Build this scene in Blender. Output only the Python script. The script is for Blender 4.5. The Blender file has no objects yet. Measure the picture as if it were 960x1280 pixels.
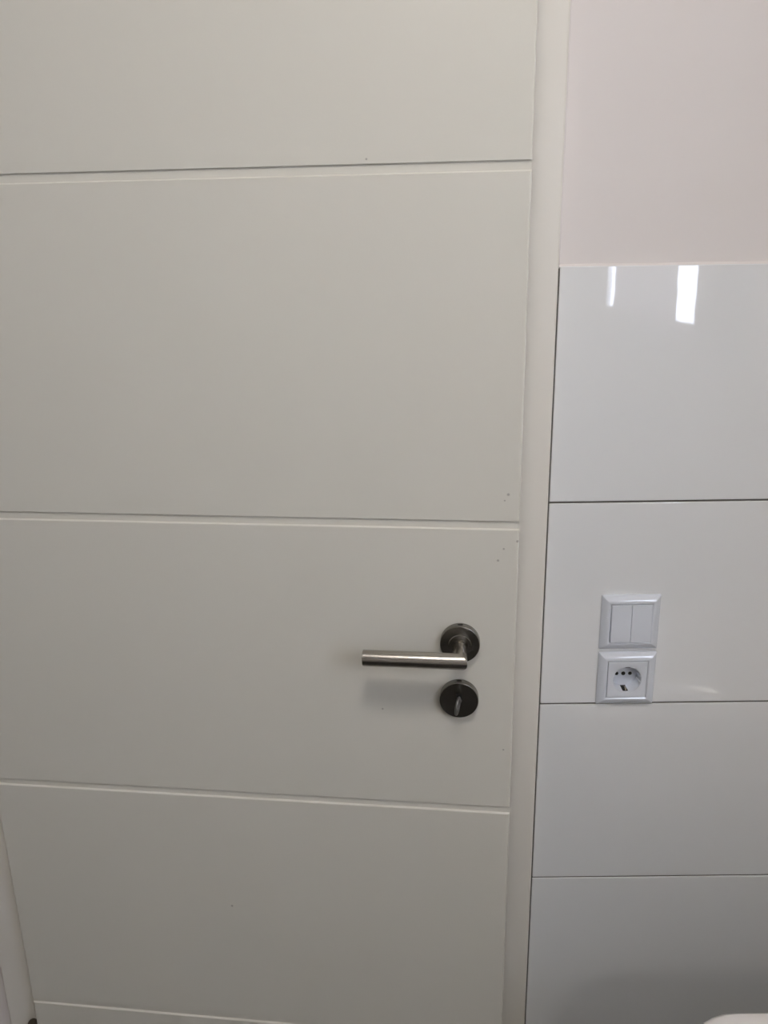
import bpy, bmesh, math, random
from mathutils import Vector, Matrix, noise

random.seed(7)
scn = bpy.context.scene
COL = scn.collection

# ------------------------------------------------------------------ camera
CAM_H = 1.506
F_PX, PITCH, ROLL, YAW = 1043.41, 0.29889, -0.01524, 0.0061
def cam_axes():
    c, s = math.cos(ROLL), math.sin(ROLL)
    cp, sp = math.cos(PITCH), math.sin(PITCH)
    cy, sy = math.cos(YAW), math.sin(YAW)
    rot = lambda v: Vector((cy*v[0]-sy*v[1], sy*v[0]+cy*v[1], v[2]))
    return rot((c, s*sp, s*cp)), rot((-s, c*sp, c*cp)), rot((0, cp, -sp))
cam_d = bpy.data.cameras.new('camera')
cam = bpy.data.objects.new('camera', cam_d); COL.objects.link(cam)
r_, u_, f_ = cam_axes()
M = Matrix((r_, u_, -f_)).transposed().to_4x4(); M.translation = (0, 0, CAM_H)
cam.matrix_world = M
cam_d.sensor_fit = 'VERTICAL'; cam_d.sensor_height = 36.0; cam_d.sensor_width = 27.0
cam_d.lens = F_PX/1280*36.0; cam_d.clip_start = 0.02
scn.camera = cam

# ------------------------------------------------------------------ sky, exposure
w = bpy.data.worlds.new('sky'); scn.world = w; w.use_nodes = True
bg = w.node_tree.nodes['Background']
bg.inputs[0].default_value = (0.80, 0.84, 1.0, 1); bg.inputs[1].default_value = 13.5
vs = scn.view_settings
vs.view_transform = 'Standard'; vs.look = 'None'; vs.gamma = 1.0; vs.use_curve_mapping = False
vs.exposure = 0.04
scn.cycles.use_adaptive_sampling = False
scn.cycles.caustics_reflective = False; scn.cycles.caustics_refractive = False
LAMP_L = 45.0
LAMP_C = (1.0, 0.94, 0.86)

# ------------------------------------------------------------------ materials
def mat(name, col, rough=0.5, metal=0.0, spec=0.5, coat=0.0, noise_amt=0.0, noise_scale=8.0,
        bump=0.0, bump_scale=60.0, stretch=None, col2=None):
    m = bpy.data.materials.new(name); m.use_nodes = True
    nt = m.node_tree; b = nt.nodes['Principled BSDF']
    b.inputs['Roughness'].default_value = rough; b.inputs['Metallic'].default_value = metal
    b.inputs['Specular IOR Level'].default_value = spec; b.inputs['Coat Weight'].default_value = coat
    b.inputs['Coat Roughness'].default_value = 0.03
    b.inputs['Base Color'].default_value = (*col, 1)
    tc = nt.nodes.new('ShaderNodeTexCoord'); mp = nt.nodes.new('ShaderNodeMapping')
    nt.links.new(tc.outputs['Object'], mp.inputs['Vector'])
    if stretch: mp.inputs['Scale'].default_value = stretch
    if noise_amt > 0 or col2:
        n = nt.nodes.new('ShaderNodeTexNoise'); n.inputs['Scale'].default_value = noise_scale
        n.inputs['Detail'].default_value = 4
        nt.links.new(mp.outputs[0], n.inputs['Vector'])
        r = nt.nodes.new('ShaderNodeValToRGB')
        c2 = col2 or tuple(max(0, c*(1-noise_amt)) for c in col)
        r.color_ramp.elements[0].color = (*c2, 1); r.color_ramp.elements[1].color = (*col, 1)
        r.color_ramp.elements[0].position = .3; r.color_ramp.elements[1].position = .7
        nt.links.new(n.outputs['Fac'], r.inputs[0]); nt.links.new(r.outputs[0], b.inputs['Base Color'])
    if bump > 0:
        n2 = nt.nodes.new('ShaderNodeTexNoise'); n2.inputs['Scale'].default_value = bump_scale
        n2.inputs['Detail'].default_value = 3
        bp = nt.nodes.new('ShaderNodeBump'); bp.inputs['Strength'].default_value = bump
        bp.inputs['Distance'].default_value = 0.001
        nt.links.new(mp.outputs[0], n2.inputs['Vector']); nt.links.new(n2.outputs['Fac'], bp.inputs['Height'])
        nt.links.new(bp.outputs[0], b.inputs['Normal'])
    return m

def add_specks(m, pts, dark):
    """small dirt specks with fixed places on the lacquer: (x, z, radius) in object coordinates"""
    nt = m.node_tree; b = nt.nodes['Principled BSDF']; base = b.inputs['Base Color'].default_value[:]
    src = b.inputs['Base Color'].links[0].from_socket if b.inputs['Base Color'].links else None
    tc = nt.nodes.new('ShaderNodeTexCoord'); sep = nt.nodes.new('ShaderNodeSeparateXYZ')
    cmb = nt.nodes.new('ShaderNodeCombineXYZ')
    nt.links.new(tc.outputs['Object'], sep.inputs[0])
    nt.links.new(sep.outputs[0], cmb.inputs[0]); nt.links.new(sep.outputs[2], cmb.inputs[2])
    last = None
    for x, z, r in pts:
        d = nt.nodes.new('ShaderNodeVectorMath'); d.operation = 'DISTANCE'; d.inputs[1].default_value = (x, 0, z)
        nt.links.new(cmb.outputs[0], d.inputs[0])
        mr = nt.nodes.new('ShaderNodeMapRange'); mr.inputs[1].default_value = r*.4; mr.inputs[2].default_value = r
        mr.inputs[3].default_value = 1; mr.inputs[4].default_value = 0
        nt.links.new(d.outputs['Value'], mr.inputs[0])
        if last is None: last = mr.outputs[0]
        else:
            mx = nt.nodes.new('ShaderNodeMath'); mx.operation = 'MAXIMUM'
            nt.links.new(last, mx.inputs[0]); nt.links.new(mr.outputs[0], mx.inputs[1]); last = mx.outputs[0]
    mix = nt.nodes.new('ShaderNodeMix'); mix.data_type = 'RGBA'
    nt.links.new(last, mix.inputs[0])
    if src: nt.links.new(src, mix.inputs[6])
    else: mix.inputs[6].default_value = base
    mix.inputs[7].default_value = (*dark, 1)
    nt.links.new(mix.outputs[2], b.inputs['Base Color'])

M_plaster = mat('white_plaster', (0.82, 0.775, 0.76), 0.85, spec=.2, noise_amt=.012, noise_scale=5, bump=.12, bump_scale=35)
M_wall = mat('white_paint', (0.78, 0.76, 0.73), 0.85, spec=.2, noise_amt=.02, noise_scale=4, bump=.12, bump_scale=40)
M_wall_l = mat('grey_beige_low_bounce', (0.50, 0.46, 0.40), 0.85, spec=.2, noise_amt=.03, noise_scale=4, bump=.12, bump_scale=40)  # unseen wall, colour darkened to cut bounce onto the door's left
M_tile = mat('glossy_white_tile', (0.87, 0.885, 0.90), 0.02, spec=.8, noise_amt=.008, noise_scale=3, bump=.02, bump_scale=9)
M_grout = mat('grey_grout', (0.17, 0.16, 0.15), 0.9, spec=.2, noise_amt=.15, noise_scale=60)
M_caulk = mat('white_caulk', (0.80, 0.755, 0.735), 0.7, noise_amt=.04, noise_scale=25)
M_door = mat('white_door_lacquer', (0.72, 0.70, 0.635), 0.42, spec=.35, noise_amt=.012, noise_scale=6, bump=.05, bump_scale=400)
add_specks(M_door, [(.714,1.234,.0022),(.710,1.2265,.0013),(.7265,1.176,.0021),(.7105,1.166,.0016),(.5605,.9415,.0017),
                    (.336,.608,.0022),(.722,.415,.0022),(.704,1.151,.002),(.553,1.604,.0015),(.7175,.8895,.0016)], (0.42, 0.40, 0.36))
M_frame = mat('white_frame_lacquer', (0.83, 0.80, 0.74), 0.4, spec=.35, noise_amt=.015, noise_scale=7, bump=.05, bump_scale=300)
M_steel = mat('brushed_steel', (0.43, 0.405, 0.37), 0.22, metal=1, noise_amt=.12, noise_scale=30, bump=.10, bump_scale=60, stretch=(2, 30, 30))
M_steel_r = mat('turned_steel', (0.25, 0.24, 0.22), 0.27, metal=1, noise_amt=.12, noise_scale=60, bump=.08, bump_scale=200)  # base darkened to stand in for dark reflections the room lacks
M_key = mat('grey_key_metal', (0.26, 0.26, 0.26), 0.35, metal=1, noise_amt=.1, noise_scale=80)
M_dark = mat('dark_hole', (0.012, 0.011, 0.010), 0.7, noise_amt=.2, noise_scale=100)
M_hinge = mat('dark_hinge_metal', (0.075, 0.062, 0.045), 0.5, metal=.6, noise_amt=.2, noise_scale=60)
M_plast = mat('white_plastic', (0.77, 0.81, 0.89), 0.07, spec=.9, noise_amt=.01, noise_scale=40)
M_plast2 = mat('white_plastic_insert', (0.77, 0.81, 0.89), 0.32, spec=.5, noise_amt=.01, noise_scale=40)
M_brass = mat('clip_metal', (0.40, 0.37, 0.32), 0.3, metal=1, noise_amt=.1, noise_scale=90)
M_cer = mat('white_ceramic', (0.86, 0.82, 0.80), 0.08, spec=.5, coat=.4, noise_amt=.01, noise_scale=5)
M_floor = mat('dark_floor_tile', (0.04, 0.037, 0.034), 0.35, noise_amt=.35, noise_scale=9)
M_ceil = mat('white_ceiling', (0.80, 0.79, 0.77), 0.9, spec=.2, noise_amt=.02, noise_scale=5)
M_winf = mat('white_window_plastic', (0.78, 0.78, 0.78), 0.3, noise_amt=.01, noise_scale=20)
M_lampb = mat('white_lamp_base', (0.8, 0.8, 0.8), 0.3, noise_amt=.02, noise_scale=20)
# woven cloth of the curtains
M_cloth = bpy.data.materials.new('white_cloth'); M_cloth.use_nodes = True
nt = M_cloth.node_tree; b = nt.nodes['Principled BSDF']; out = nt.nodes['Material Output']
b.inputs['Base Color'].default_value = (0.44, 0.405, 0.405, 1); b.inputs['Roughness'].default_value = .9
wv = nt.nodes.new('ShaderNodeTexNoise'); wv.inputs['Scale'].default_value = 350
bp = nt.nodes.new('ShaderNodeBump'); bp.inputs['Strength'].default_value = .2; bp.inputs['Distance'].default_value = .001
nt.links.new(wv.outputs['Fac'], bp.inputs['Height']); nt.links.new(bp.outputs[0], b.inputs['Normal'])
# glass pane: clear thin sheet
M_glass = bpy.data.materials.new('window_glass'); M_glass.use_nodes = True
nt = M_glass.node_tree; out = nt.nodes['Material Output']
for n in list(nt.nodes):
    if n != out: nt.nodes.remove(n)
t = nt.nodes.new('ShaderNodeBsdfTransparent'); t.inputs[0].default_value = (.93, .95, .96, 1)
g = nt.nodes.new('ShaderNodeBsdfGlossy'); g.inputs['Roughness'].default_value = .02
m2 = nt.nodes.new('ShaderNodeMixShader')
m2.inputs[0].default_value = .06; nt.links.new(t.outputs[0], m2.inputs[1]); nt.links.new(g.outputs[0], m2.inputs[2])
nt.links.new(m2.outputs[0], out.inputs['Surface'])
# opal glass of the ceiling lamp: it gives off the light
M_opal = bpy.data.materials.new('lit_opal_glass'); M_opal.use_nodes = True
b = M_opal.node_tree.nodes['Principled BSDF']
b.inputs['Base Color'].default_value = (.9, .9, .88, 1); b.inputs['Roughness'].default_value = .3
b.inputs['Emission Color'].default_value = (*LAMP_C, 1); b.inputs['Emission Strength'].default_value = LAMP_L

# ------------------------------------------------------------------ helpers
def link(name, bm, m, parent=None, smooth=None, loc=None):
    me = bpy.data.meshes.new(name)
    bmesh.ops.recalc_face_normals(bm, faces=bm.faces[:])
    bm.to_mesh(me); bm.free()
    me.materials.append(m)
    if smooth is not None and smooth > 0:
        for p in me.polygons: p.use_smooth = True
        me.set_sharp_from_angle(angle=math.radians(smooth))
    o = bpy.data.objects.new(name, me); COL.objects.link(o)
    if parent: o.parent = parent
    if loc: o.location = loc
    return o
def empty(name, loc=(0, 0, 0), rz=0):
    o = bpy.data.objects.new(name, None); COL.objects.link(o)
    o.location = loc; o.rotation_euler = (0, 0, rz); o.empty_display_size = .05
    return o
def tag(o, label, cat=None, group=None, kind=None):
    o['label'] = label
    if cat: o['category'] = cat
    if group: o['group'] = group
    if kind: o['kind'] = kind
    return o
def box(bm, x0, x1, y0, y1, z0, z1, bev=0, seg=2):
    vs = bmesh.ops.create_cube(bm, size=1)['verts']
    for v in vs:
        v.co = Vector(((x0+x1)/2+v.co.x*(x1-x0), (y0+y1)/2+v.co.y*(y1-y0), (z0+z1)/2+v.co.z*(z1-z0)))
    if bev:
        es = list({e for v in vs for e in v.link_edges})
        bmesh.ops.bevel(bm, geom=es, offset=bev, segments=seg, profile=.5, affect='EDGES')
    return bm
def bxo(name, dims, m, parent=None, bev=0, seg=2, smooth=30):
    return link(name, box(bmesh.new(), *dims, bev, seg), m, parent)
def rings(bm, loops, close_start=False, close_end=False, cyclic=True):
    vl = [[bm.verts.new(p) for p in lp] for lp in loops]
    n = len(vl[0])
    for a, b in zip(vl, vl[1:]):
        for i in range(n if cyclic else n-1):
            j = (i+1) % n
            bm.faces.new((a[i], a[j], b[j], b[i]))
    if close_start: bm.faces.new(vl[0])
    if close_end: bm.faces.new(vl[-1])
    return vl
def lathe_y(prof, n=64, c=(0, 0, 0)):
    """turned body about the local y axis; prof = [(radius, y)]"""
    bm = bmesh.new()
    L = []
    for r, y in prof:
        L.append([(c[0]+r*math.cos(2*math.pi*i/n), c[1]+y, c[2]+r*math.sin(2*math.pi*i/n)) for i in range(n)])
    rings(bm, L, prof[0][0] > 1e-6, prof[-1][0] > 1e-6)
    return bm
def rrect(x0, x1, y0, y1, r, z, n=6, rs=None):
    """rounded rectangle in plan, counter-clockwise; rs = radii of (x0y0, x1y0, x1y1, x0y1)"""
    rs = rs or (r,)*4
    pts = []
    for (cx, cy, a0), q in zip(((x0, y0, 180), (x1, y0, 270), (x1, y1, 0), (x0, y1, 90)), rs):
        px = cx+q if cx == x0 else cx-q; py = cy+q if cy == y0 else cy-q
        for k in range(n+1):
            a = math.radians(a0+90*k/n); pts.append((px+q*math.cos(a), py+q*math.sin(a), z))
    return pts

def cut_hole(o, x, z, r, y0, y1, n=48):
    """cut a round hole through o along y"""
    bm = bmesh.new()
    rings(bm, [[(x+r*math.cos(2*math.pi*i/n), y, z+r*math.sin(2*math.pi*i/n)) for i in range(n)] for y in (y0, y1)], True, True)
    bmesh.ops.recalc_face_normals(bm, faces=bm.faces[:])
    me = bpy.data.meshes.new('cut'); bm.to_mesh(me); bm.free()
    c = bpy.data.objects.new('cut', me); COL.objects.link(c)
    md = o.modifiers.new('cut', 'BOOLEAN'); md.object = c; md.operation = 'DIFFERENCE'; md.solver = 'EXACT'
    bpy.context.view_layer.update()
    new = bpy.data.meshes.new_from_object(o.evaluated_get(bpy.context.evaluated_depsgraph_get()))
    o.modifiers.clear(); o.data = new
    bpy.data.objects.remove(c); bpy.data.meshes.remove(me)

# ------------------------------------------------------------------ room dimensions
TY = 1.0594            # face of the wall tiles
PY = TY+0.004          # plaster face
XL, XR = -2.0, 0.822  # left and right wall faces
YB = -2.3             # back wall face
ZC = 2.50
T = 0.10
CX0, CX1 = -0.626, 0.2092   # outer edges of the door casing
TX0 = 0.2126           # left edge of the tiles
TTOP = 1.489
OPX0, OPX1, OPZ = -0.566, 0.150, 1.992   # clear opening inside the casing

# floor and ceiling reach into the hall behind the door
fl = bxo('floor', (XL-T, XR+T, YB-T, 2.6, -0.06, -0.012), M_grout)
tag(fl, 'dark tiled bathroom floor', kind='structure')
n = 0
tile_me = None
for ix in range(10):
    for iy in range(10):
        x = XL+.15+ix*.302; y = YB+.25+iy*.502
        if x > XR or y > 2.45: continue
        if tile_me is None:
            o = link('floor_tile', box(bmesh.new(), -.15, .15, -.25, .25, -.012, 0, .001, 1), M_floor, fl, None, (x, y, 0)); tile_me = o.data
        else:
            o = bpy.data.objects.new('floor_tile', tile_me); COL.objects.link(o); o.parent = fl; o.location = (x, y, 0)
tag(bxo('ceiling', (XL-T, XR+T, YB-T, 2.6, ZC, ZC+.06), M_ceil), 'plain white ceiling above the bathroom', kind='structure')

# wall with the door: plaster pieces around the opening, one mesh
def wall_front():
    bm = bmesh.new()
    x0, x1, z1 = CX0+.03, CX1-.03, OPZ+.035
    y0, y1 = PY, PY+.12
    xs = [XL-T, x0, x1, XR+T]; zs = [-.05, z1, ZC]
    g = {}
    for k, y in enumerate((y0, y1)):
        for i, x in enumerate(xs):
            for j, z in enumerate(zs): g[k, i, j] = bm.verts.new((x, y, z))
    for k in (0, 1):
        for i in range(3):
            for j in range(2):
                if i == 1 and j == 0: continue
                bm.faces.new((g[k, i, j], g[k, i+1, j], g[k, i+1, j+1], g[k, i, j+1]))
    for a, b_ in (((1, 0), (1, 1)), ((2, 0), (2, 1)), ((1, 1), (2, 1))):
        bm.faces.new((g[0, *a], g[0, *b_], g[1, *b_], g[1, *a]))
    return bm
wf = link('wall_front', wall_front(), M_plaster)
tag(wf, 'white plastered wall above the glossy white tiles, around the door', kind='structure')
SX = .3303; SOX, SOZ = SX+.0006, CAM_H-.5749     # switch and socket places
bed = link('grout_bed', box(bmesh.new(), CX1-.004, XR, TY+.0022, PY+.001, 0, TTOP-.002), M_grout, wf)
cut_hole(bed, SOX, SOZ, .0225, TY-.01, TY+.05); cut_hole(wf, SOX, SOZ, .0225, TY-.01, TY+.05)
# wall tiles, 60 x 30 cm, each its own piece
JZ = [1.489, 1.189, 0.889, 0.589, 0.289, 0.0]
for a, b_ in zip(JZ, JZ[1:]):
    top = a-(.0014 if a < 1.48 else 0)
    o = link('tile', box(bmesh.new(), TX0, XR-.003, TY, PY+.002, b_+.0014, top, .0009, 2), M_tile, wf)
    if b_ < SOZ < a: cut_hole(o, SOX, SOZ, .0225, TY-.01, TY+.05)
# thin caulk line on the upper edge of the tiles
bm = bmesh.new()
N = 40
L = []
for i in range(N+1):
    x = CX1+.0005+(XR-CX1-.0005)*i/N
    h = .0020+.0008*noise.noise(Vector((x*14, 0, 3)))
    L.append([(x, TY+.0012, TTOP-.0004), (x, TY+.0018, TTOP+h*.5), (x, PY-.0008, TTOP+h), (x, PY+.001, TTOP+h+.002), (x, PY+.001, TTOP-.0004)])
rings(bm, L, True, True)
link('caulk', bm, M_caulk, wf, 60)
# caulk between casing and plaster above the tiles
bm = box(bmesh.new(), CX1-.001, CX1+.0032, PY-.0035, PY+.001, TTOP+.002, 2.04, .0012, 2)
link('caulk', bm, M_caulk, wf)

# other walls
wl = bxo('wall_left', (XL-T, XL, YB-T, PY, -.05, ZC), M_wall_l); tag(wl, 'wall on the hinge side of the room, toned grey-beige to cut bounced light', kind='structure')
wb = bxo('wall_back', (XL-T, XR+T, YB-T, YB, -.05, ZC), M_wall); tag(wb, 'white painted wall behind the camera', kind='structure')
WY0, WY1, WZ0, WZ1 = -1.148, 0.02, 1.26, 1.95
def wall_right():
    bm = bmesh.new()
    ys = [YB-T, WY0, WY1, PY]; zs = [-.05, WZ0, WZ1, ZC]
    g = {}
    for k, x in enumerate((XR, XR+.07)):
        for i, y in enumerate(ys):
            for j, z in enumerate(zs):     # the reveal widens to the outside
                sp = k and i in (1, 2) and j in (1, 2)
                g[k, i, j] = bm.verts.new((x, y+((-.3 if i == 1 else .1) if sp else 0), z))
    for k in (0, 1):
        for i in range(3):
            for j in range(3):
                if i == 1 and j == 1: continue
                bm.faces.new((g[k, i, j], g[k, i+1, j], g[k, i+1, j+1], g[k, i, j+1]))
    q = [(1, 1), (2, 1), (2, 2), (1, 2)]
    for a, b_ in zip(q, q[1:]+q[:1]): bm.faces.new((g[0, *a], g[0, *b_], g[1, *b_], g[1, *a]))
    return bm
wr = link('wall_right', wall_right(), M_wall); tag(wr, 'white painted wall with the window and washbasin', kind='structure')
# hall beyond the door
for nm, lb, d in (('wall_hall', 'white end wall of the hall behind the door', (XL-T, XR+T, 2.5, 2.6, -.05, ZC)), ('wall_hall_side', 'white hall wall behind the door, on the hinge side', (XL-T, XL, PY+.12, 2.5, -.05, ZC)), ('wall_hall_end', 'white hall wall behind the tiled wall', (XR, XR+T, PY+.12, 2.5, -.05, ZC))):
    tag(bxo(nm, d, M_wall), lb, kind='structure')

# window in the right wall
win = empty('window_1', (XR+.008, (WY0+WY1)/2, WZ0)); tag(win, 'white plastic window above the washbasin', kind='structure')
hw, hh = (WY1-WY0)/2, WZ1-WZ0
for d in ((-.010, .010, -hw, hw, 0, .055), (-.010, .010, -hw, hw, hh-.055, hh), (-.010, .010, -hw, -hw+.055, .055, hh-.055),
          (-.010, .010, hw-.055, hw, .055, hh-.055)):
    bxo('window_frame', d, M_winf, win, .004)
bxo('pane', (-.003, .003, -hw+.05, hw-.05, .05, hh-.05), M_glass, win)

# one curtain on the upper rail and two short cloths on a lower rod in front of the window
def rail(y0, y1, z, d, label, cat):
    r = empty('curtain_rail', (XR-d, 0, z)); tag(r, label, cat)
    bm = bmesh.new(); rings(bm, [[(.006*math.cos(a*math.pi/6), y, .006*math.sin(a*math.pi/6)) for a in range(12)] for y in (y0, y1)], True, True)
    link('rod', bm, M_winf, r, 40)
    for y in (y0+.012, y1-.012): bxo('bracket', (-.004, d, y-.006, y+.006, -.012, .008), M_winf, r, .002)
rail(-1.19, -.50, 2.01, .018, 'thin white curtain rail above the bathroom window', 'curtain rail')
rail(-.62, .20, 1.575, .038, 'thin white rod across the window carrying the two short cloths', 'rod')
def cloth(y0, y1, zb, zt_, amp, seed):
    bm = bmesh.new(); ny, nz = 60, 40; V = []
    for k in range(nz+1):
        row = []
        for i in range(ny+1):
            u, v = i/ny, k/nz
            y = y0+(y1-y0)*u; z = zb+(.02*u)*(1-v)+(zt_-zb)*v; y -= (.03*(1-u)*max(0, 1-v*5) if seed < 2 else 0)
            y += (.010*noise.noise(Vector((seed, z*9, 1+u)))+.012*noise.noise(Vector((seed, z*34, 5+u))))*(1 if i in (0, ny) else .6)
            x = amp*math.sin(u*(y1-y0)*55+seed)*(.5+.5*v)+.006*noise.noise(Vector((u*3, z*4, seed)))
            if k == 0: z += .004*noise.noise(Vector((u*6, seed, 0)))
            row.append(bm.verts.new((x, y, z)))
        V.append(row)
    for k in range(nz):
        for i in range(ny): bm.faces.new((V[k][i], V[k][i+1], V[k+1][i+1], V[k+1][i]))
    bmesh.ops.solidify(bm, geom=bm.faces[:], thickness=.0015)
    return bm
for y0, y1, zb, zt_, sd, d, lb in ((-.920, -.553, 1.215, 2.0, 1.3, .018, 'long pale cloth curtain hanging over the far half of the window'),
                           (-.600, -.200, 1.235, 1.565, 2.7, .038, 'short pale cloth hanging left of the bright window gap'),
                           (-.048, .178, 1.262, 1.565, 4.1, .038, 'short pale cloth hanging right of the bright window gap')):
    c = link('curtain', cloth(y0, y1, zb, zt_, .006, sd), M_cloth, None, 60, (XR-d, 0, 0))
    tag(c, lb, 'curtain', 'cloths at the bathroom window')

# ------------------------------------------------------------------ door frame
tr1 = empty('trim_1', (0, 0, 0)); tag(tr1, 'white lacquered door frame between the door and the tiles', kind='structure')
CY0 = 1.0495
def casing_prof(flip):   # (x from outer edge, y)
    p = [(0, PY+.001), (0, CY0+.003)]
    for k in range(5):
        a = math.pi/2*k/4; p.append((.003-.003*math.cos(a), CY0+.003-.003*math.sin(a)))
    for k in range(7):
        a = math.pi/2*k/6; p.append((.029+.030*math.sin(a), CY0+.010-.010*math.cos(a)))
    p += [(.059, PY+.02), (.03, PY+.02), (.03, PY+.001)]
    return p
for side in (0, 1):
    bm = bmesh.new()
    P = casing_prof(0)
    pts = [((CX0+x) if side == 0 else (CX1-x), y) for x, y in P]
    rings(bm, [[(x, y, z) for x, y in pts] for z in (0, 2.05)], True, True)
    link('casing', bm, M_frame, tr1, 35)
bxo('casing', (CX0+.06, CX1-.06, CY0, PY+.02, OPZ, 2.05), M_frame, tr1, .003)
for d in ((CX0+.036, CX0+.060, PY+.0205, PY+.125, 0, OPZ+.03), (CX1-.060, CX1-.036, PY+.0205, PY+.125, 0, OPZ+.03), (CX0+.060, CX1-.060, PY+.0205, PY+.125, OPZ+.006, OPZ+.03)):
    bxo('jamb', d, M_frame, tr1, .002)

# ------------------------------------------------------------------ door, standing slightly open
DA = math.radians(6.311)
DL = (-0.5687, 1.02417)
DW = 0.7284
DEPTH = .0024
door = empty('door_1', (DL[0], DL[1], 0), -DA); tag(door, 'white flush door with four horizontal grooves, standing slightly open', kind='structure')
link('leaf', box(bmesh.new(), .0005, DW-.0005, DEPTH, .026, .006, 1.996), M_door, door)
link('rebate', box(bmesh.new(), .014, DW-.013, .026, .040, .006, 1.983), M_door, door)
GZ = [1.5989, 1.2005, .8022, .4039]
GW = .0106
zt = [1.997]+[g-GW for g in GZ]
zb = GZ+[.0055]
for a, b_ in zip(zt, zb):
    # panel profile (y, z): sharp lower lip, chamfered upper lip; ends slightly rounded
    top_ch = .0013 if a < 1.99 else .001
    prof = [(DEPTH+.0008, b_+.0006), (.0004, b_+.0001), (0, b_+.0006), (0, a-.0006), (.0004, a), (DEPTH, a+top_ch*.9), (DEPTH+.0008, a+top_ch*.9)]
    bm = bmesh.new()
    e = .0022
    left = []
    right = []
    for k in range(5):
        t_ = math.pi/2*k/4           # 0 at the rim, 90 deg where the face is flat
        x = e*(1-math.cos(t_)); yy = e*(1-math.sin(t_))
        left.append([(x, max(y, yy), z) for y, z in prof])
        right.append([(DW-x, max(y, yy), z) for y, z in prof])
    rings(bm, left+right[::-1], True, True)
    link('panel', bm, M_door, door)

# handle set.  local x = along the leaf, y towards the wall (negative = into the room)
HU, HZ = .6778-.0182+.0002, CAM_H-.4668
KU, KZ = .6778-.0183, CAM_H-.5416
RR = .0247
RO = [(RR, 0), (RR, -.0096), (RR-.0003, -.0101), (RR-.0009, -.0104), (.004, -.0104), (0, -.0104)]
LR, LH, LL = .0099, .049, .1165
bm = bmesh.new(); n = 40
ang = [2*math.pi*i/n for i in range(n)]
ring_neck = [(.0084*math.cos(a), -.006, .002+.0084*math.sin(a)) for a in ang]
ring_mit = [(LR*math.cos(a), -(LH+LR*math.cos(a)), LR*math.sin(a)) for a in ang]
ring_mid = [(-LL*.5, -(LH+LR*math.cos(a)), LR*math.sin(a)) for a in ang]
ring_e1 = [(-LL+.0008, -(LH+LR*math.cos(a)), LR*math.sin(a)) for a in ang]
ring_e2 = [(-LL, -(LH+(LR-.0008)*math.cos(a)), (LR-.0008)*math.sin(a)) for a in ang]
rings(bm, [ring_neck, ring_mit, ring_mid, ring_e1, ring_e2], True, True)
handle = link('door_handle', bm, M_steel, door, 30, (HU, 0, HZ)); handle['label'] = 'brushed steel lever handle with a mitred corner'
link('rosette', lathe_y(RO, c=(0, 0, .003)), M_steel_r, handle, 25)
link('collar', lathe_y([(.0146, -.008), (.0146, -.0105), (.0138, -.0118), (.0098, -.0118), (.0096, -.0118), (.0082, -.0105)], 48, (0, -.0022, .003)), M_steel_r, handle, 25)
def screw_hole(parent, dz=0):
    bm = bmesh.new()
    rings(bm, [[(.0033*math.cos(a), -.0045+.0021*math.sin(a), dz+z) for a in ang] for z in (RR-.003, RR+.00015)], True, True)
    link('screw_hole', bm, M_dark, parent)
screw_hole(handle, .003)
lock = link('lock_rosette', lathe_y(RO), M_steel_r, door, 25, (KU, 0, KZ)); lock['label'] = 'round steel keyhole plate'
screw_hole(lock)
bm = bmesh.new()
sl = []
for i in range(24):
    a = math.pi*i/23; sl.append((.0038*math.cos(a), .0075+.0038*math.sin(a)))
for i in range(24):
    a = math.pi+math.pi*i/23; sl.append((.0030*math.cos(a), -.0085+.0030*math.sin(a)))
rings(bm, [[(x, y, z) for x, z in sl] for y in (-.006, -.01055)], True, True)
link('keyhole', bm, M_dark, lock)
# key, edge-on in the lock
key = empty('key', (0, 0, 0)); tag(key, 'grey metal key sitting edge-on in the lower round keyhole plate', 'key')
key.matrix_world = Matrix.Translation((DL[0], DL[1], 0)) @ Matrix.Rotation(-DA, 4, 'Z') @ Matrix.Translation((KU+.0016, -.0100, KZ)) @ Matrix.Rotation(math.radians(5), 4, 'Y') @ Matrix.Rotation(math.radians(-11), 4, 'Z')
bm = bmesh.new()
rings(bm, [[(.0021*math.cos(a), y, .0021*math.sin(a)) for a in ang] for y in (.004, -.008)], True, True)
link('shank', bm, M_key, key, 40)
bm = bmesh.new()
NB = 36; L = []
for i in range(NB):
    a = 2*math.pi*i/NB
    cy, cz = -.0150+.0085*math.cos(a), .0100*math.sin(a)
    d = Vector((0, math.cos(a)*.0085, math.sin(a)*.0100)).normalized()
    L.append([(.0019*math.cos(t_), cy+d.y*.0024*math.sin(t_), cz+d.z*.0024*math.sin(t_)) for t_ in [2*math.pi*k/12 for k in range(12)]])
rings(bm, L+[L[0]])
bmesh.ops.remove_doubles(bm, verts=bm.verts[:], dist=1e-6)
link('bow', bm, M_key, key, 60)
# hinge on the left edge of the door
def hinge(z0, h):
    bm = bmesh.new()
    rings(bm, [[(-.0062+r*math.cos(a), -.0005+r*math.sin(a), z) for a in ang] for r, z in ((.0070, z0), (.0070, z0+h*.49), (.0064, z0+h*.5), (.0070, z0+h*.51), (.0070, z0+h-.002), (.0055, z0+h))], True, True)
    link('hinge', bm, M_hinge, door, 40)
hinge(.262, .093); hinge(1.70, .093)

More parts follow.
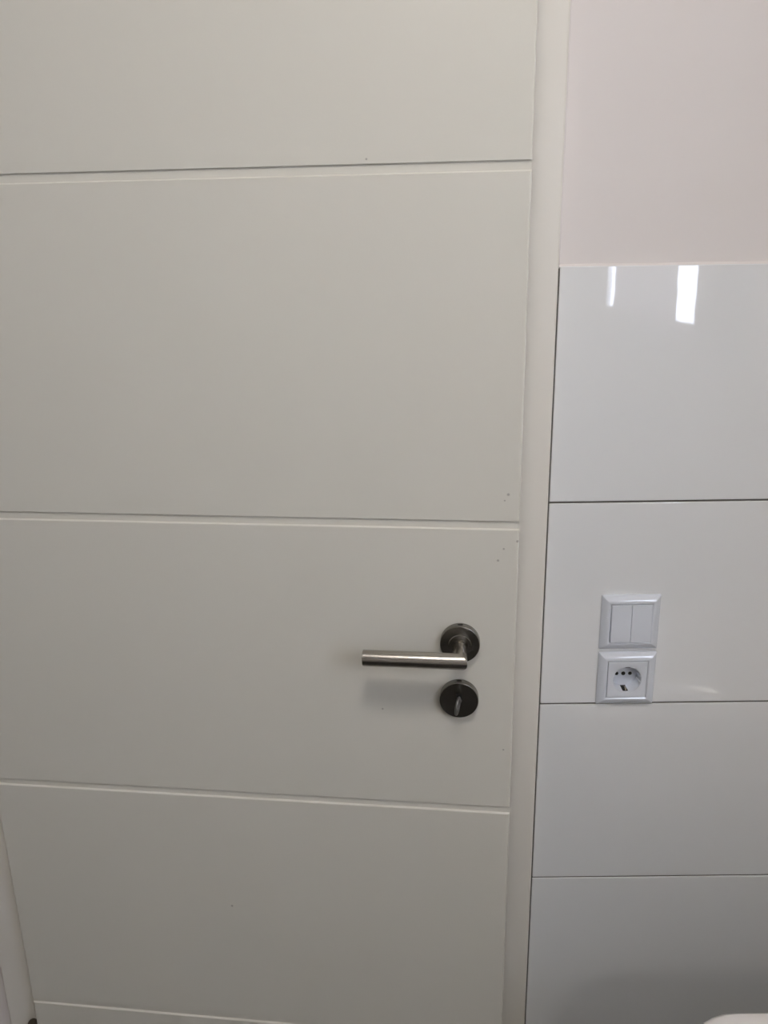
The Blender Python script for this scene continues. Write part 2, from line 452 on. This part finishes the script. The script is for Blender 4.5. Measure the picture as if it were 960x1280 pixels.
# ------------------------------------------------------------------ switch and socket
def square(h, y, r=.0): 
    """square loop on the wall plane; rounded corners"""
    n = 2; pts = []
    for sx, sz, a0 in ((1, 1, 0), (-1, 1, 90), (-1, -1, 180), (1, -1, 270)):
        for k in range(n+1):
            a = math.radians(a0+90*k/n)
            pts.append((sx*(h-r)+r*math.cos(a), y, sz*(h-r)+r*math.sin(a)))
    return pts
FR = [(.0400, 0, .0012), (.0404, -.0014, .0012), (.0402, -.0030, .0012), (.0395, -.0040, .0010)]
h_, y_ = .0395, -.0040
for k in range(12):                                  # convex bevel, steep outside, flat at the ridge
    t_ = math.radians(47-36*k/11); dh = .0090/12
    h_ -= dh; y_ -= dh*math.tan(t_); FR.append((h_, y_, .0008))
FR += [(.0296, y_, .0008), (.0284, y_+.0007, .0010), (.0280, y_+.0011, .0010), (.0280, -.0010, .0010)]
def plate_frame(parent):
    bm = bmesh.new()
    rings(bm, [square(h, y, r) for h, y, r in FR])
    link('frame', bm, M_plast, parent, 8)
    bm = bmesh.new(); rings(bm, [square(.0281, -.0012, .001), square(.0281, -.0018, .001), square(.0235, -.0018, .001), square(.0235, -.0012, .001), square(.0281, -.0012, .001)])
    link('gap_shade_ring', bm, M_dark, parent)  # dark ring stands in for the shade in the gap round the insert
sw = empty('light_switch', (SX, TY-.0001, CAM_H-.4889)); tag(sw, 'white double rocker light switch on the tiles, above the socket', 'switch')
plate_frame(sw)
for s in (-1, 1):
    bm = bmesh.new()
    x0, x1 = (.00035, .0274) if s > 0 else (-.0274, -.00035)
    yt, ym, yb = (-.0096, -.0104, -.0118)
    prof = [(-.0016, .0274), (yt+.0006, .0274), (yt, .0268), (ym, .009), (ym-.0004, 0), (yb+.0004, -.018), (yb, -.0266), (yb+.0008, -.0274), (-.0016, -.0274)]
    rings(bm, [[(x, y, z) for y, z in prof] for x in (x0, x1)], True, True)
    bmesh.ops.bevel(bm, geom=[e_ for e_ in bm.edges if abs(e_.verts[0].co.x-e_.verts[1].co.x) < 1e-6 and e_.verts[0].co.y < -.005 and e_.verts[1].co.y < -.005], offset=.0005, segments=2, affect='EDGES')
    link('rocker', bm, M_plast2, sw, 30)

so = empty('power_socket', (SOX, TY-.0001, SOZ)); tag(so, 'white round-well power socket just below the double light switch', 'socket')
plate_frame(so)
NC = 72
def circ(r, y, z0=0, n=NC): return [(r*math.cos(2*math.pi*i/n), y, z0+r*math.sin(2*math.pi*i/n)) for i in range(n)]
def sq_same(h, y, n=NC):
    out_ = []
    for i in range(n):
        a = 2*math.pi*i/n; c, s = math.cos(a), math.sin(a); k = h/max(abs(c), abs(s)); out_.append((k*c, y, k*s))
    return out_
bm = bmesh.new()
FY = -.0092; RW = .0196; BY = .0105
rings(bm, [sq_same(.0274, -.002), sq_same(.0274, FY+.0006), sq_same(.0268, FY), circ(RW+.0010, FY), circ(RW+.0003, FY+.0003), circ(RW, FY+.0010), circ(RW-.0006, BY), circ(.0009, BY)], False, True)
ins = link('socket_insert', bm, M_plast2, so, 35)
def disc(x, z, r, nm, y=BY-.00025, m=M_dark):
    bm = bmesh.new(); rings(bm, [[(x+r*math.cos(a), yy, z+r*math.sin(a)) for a in ang] for yy in (y+.002, y)], True, True)
    return link(nm, bm, m, so)
disc(-.0095, 0, .0026, 'pin_hole'); disc(.0095, 0, .0026, 'pin_hole'); disc(0, 0, .0029, 'screw')
# earth clips with the slots behind them
for s in (-1, 1):
    bm = bmesh.new()
    z = s*(RW-.0011)
    box(bm, -.0036, .0036, FY+.004 if s < 0 else FY+.0012, BY-.0004, min(z, z+s*.0012), max(z, z+s*.0012))
    link('clip_slot', bm, M_dark, so)
    bm = bmesh.new()
    P = [(-.0050, s*(RW-.0008)), (-.0025, s*(RW-.0034)), (.0010, s*(RW-.0042)), (.0050, s*(RW-.0020))]
    rings(bm, [[(x, y, z) for y, z in P]+[(y_x, y, z-s*.0005) for y_x, (y, z) in zip((x,)*4, P[::-1])] for x in (-.0004, .0016)], True, True)
    link('earth_clip', bm, M_brass, so)
for s in (-1, 1):
    for z in (-.0058, .0032):
        bxo('guide_rib', (min(s*(RW-.0022), s*(RW+.0002)), max(s*(RW-.0022), s*(RW+.0002)), FY+.0022, BY, z, z+.0026), M_plast2, so, .0004, 1)

# ------------------------------------------------------------------ washbasin on the right wall
bs = empty('washbasin', (0, 0, 0)); tag(bs, 'white ceramic washbasin at the lower right, rim just in view', 'washbasin')
BZ = CAM_H-.834
Y1, Y0 = .751, .205
X1 = XR-.001
outer = [  # (front x, dz, inset of the long sides, corner radius)
    (.515, -.255, .120, .05), (.450, -.244, .075, .07), (.412, -.222, .046, .08), (.380, -.188, .026, .08), (.355, -.140, .012, .075),
    (.338, -.095, .005, .068), (.326, -.050, .001, .062), (.316, -.026, 0, .068), (.314, -.012, .001, .074), (.316, -.004, .004, .074), (.322, 0, .009, .072)]
inner = [(.338, 0, .024, .066), (.350, -.003, .031, .066), (.368, -.014, .039, .065), (.392, -.070, .060, .06), (.440, -.115, .10, .07), (.500, -.132, .16, .06)]
bm = bmesh.new()
L = [rrect(x, X1, Y0+i, Y1-i, 0, BZ+dz, 8, (r, .004, .004, r)) for x, dz, i, r in outer]
L += [rrect(x, X1-.075, Y0+i, Y1-i, 0, BZ+dz, 8, (r, min(r, .05), min(r, .05), r)) for x, dz, i, r in inner]
rings(bm, L, True, True)
link('basin', bm, M_cer, bs, 50)
bm = bmesh.new(); cx, cy = (.5+X1-.075)/2, (Y0+Y1)/2
rings(bm, [[(cx+r*math.cos(a), cy+r*math.sin(a), BZ+z) for a in ang] for r, z in ((.030, -.134), (.030, -.130), (.026, -.1285), (.018, -.131))], True, True)
link('drain', bm, M_steel_r, bs, 40)
bm = bmesh.new()
tp = [((cx, cy, BZ-.25), .016), ((cx, cy, BZ-.34), .016), ((cx+.01, cy, BZ-.37), .016), ((cx+.04, cy, BZ-.385), .016), ((XR-.001, cy, BZ-.385), .016)]
L = []
for i, (p, r) in enumerate(tp):
    a_ = Vector(tp[max(i-1, 0)][0]); b2 = Vector(tp[min(i+1, len(tp)-1)][0]); d = (b2-a_).normalized()
    s1 = Vector((0, 1, 0)); s2 = d.cross(s1)
    L.append([Vector(p)+r*(math.cos(a)*s1+math.sin(a)*s2) for a in ang])
rings(bm, L, True, True); link('drain_pipe', bm, M_steel_r, bs, 50)

# ------------------------------------------------------------------ ceiling lamp, and an added fill lamp
def ceiling_lamp(x, y, k, label):
    lamp = empty('ceiling_lamp', (x, y, ZC)); tag(lamp, label, 'lamp', 'ceiling lamps')
    bm = bmesh.new()
    rings(bm, [[(r*math.cos(a), r*math.sin(a), z) for a in ang] for r, z in ((.15*k, -.0005), (.15*k, -.028), (.145*k, -.03))], True, True)
    link('lamp_base', bm, M_lampb, lamp, 40)
    bm = bmesh.new()
    rings(bm, [[(.14*k*math.cos(t_)*math.cos(a), .14*k*math.cos(t_)*math.sin(a), -.0305-.07*k*math.sin(t_)) for a in ang] for t_ in [math.pi/2*q/10 for q in range(10)]+[1.5]], True, True)
    link('lamp_shade', bm, M_opal, lamp, 60)
ceiling_lamp(.02, 0.0, 1.0, 'round opal glass ceiling lamp above the camera')
ceiling_lamp(.60, -1.4, .82, 'unseen fill lamp added near the back wall, smaller round opal glass')  # added fill light, softens the handle shadow and lifts the right side
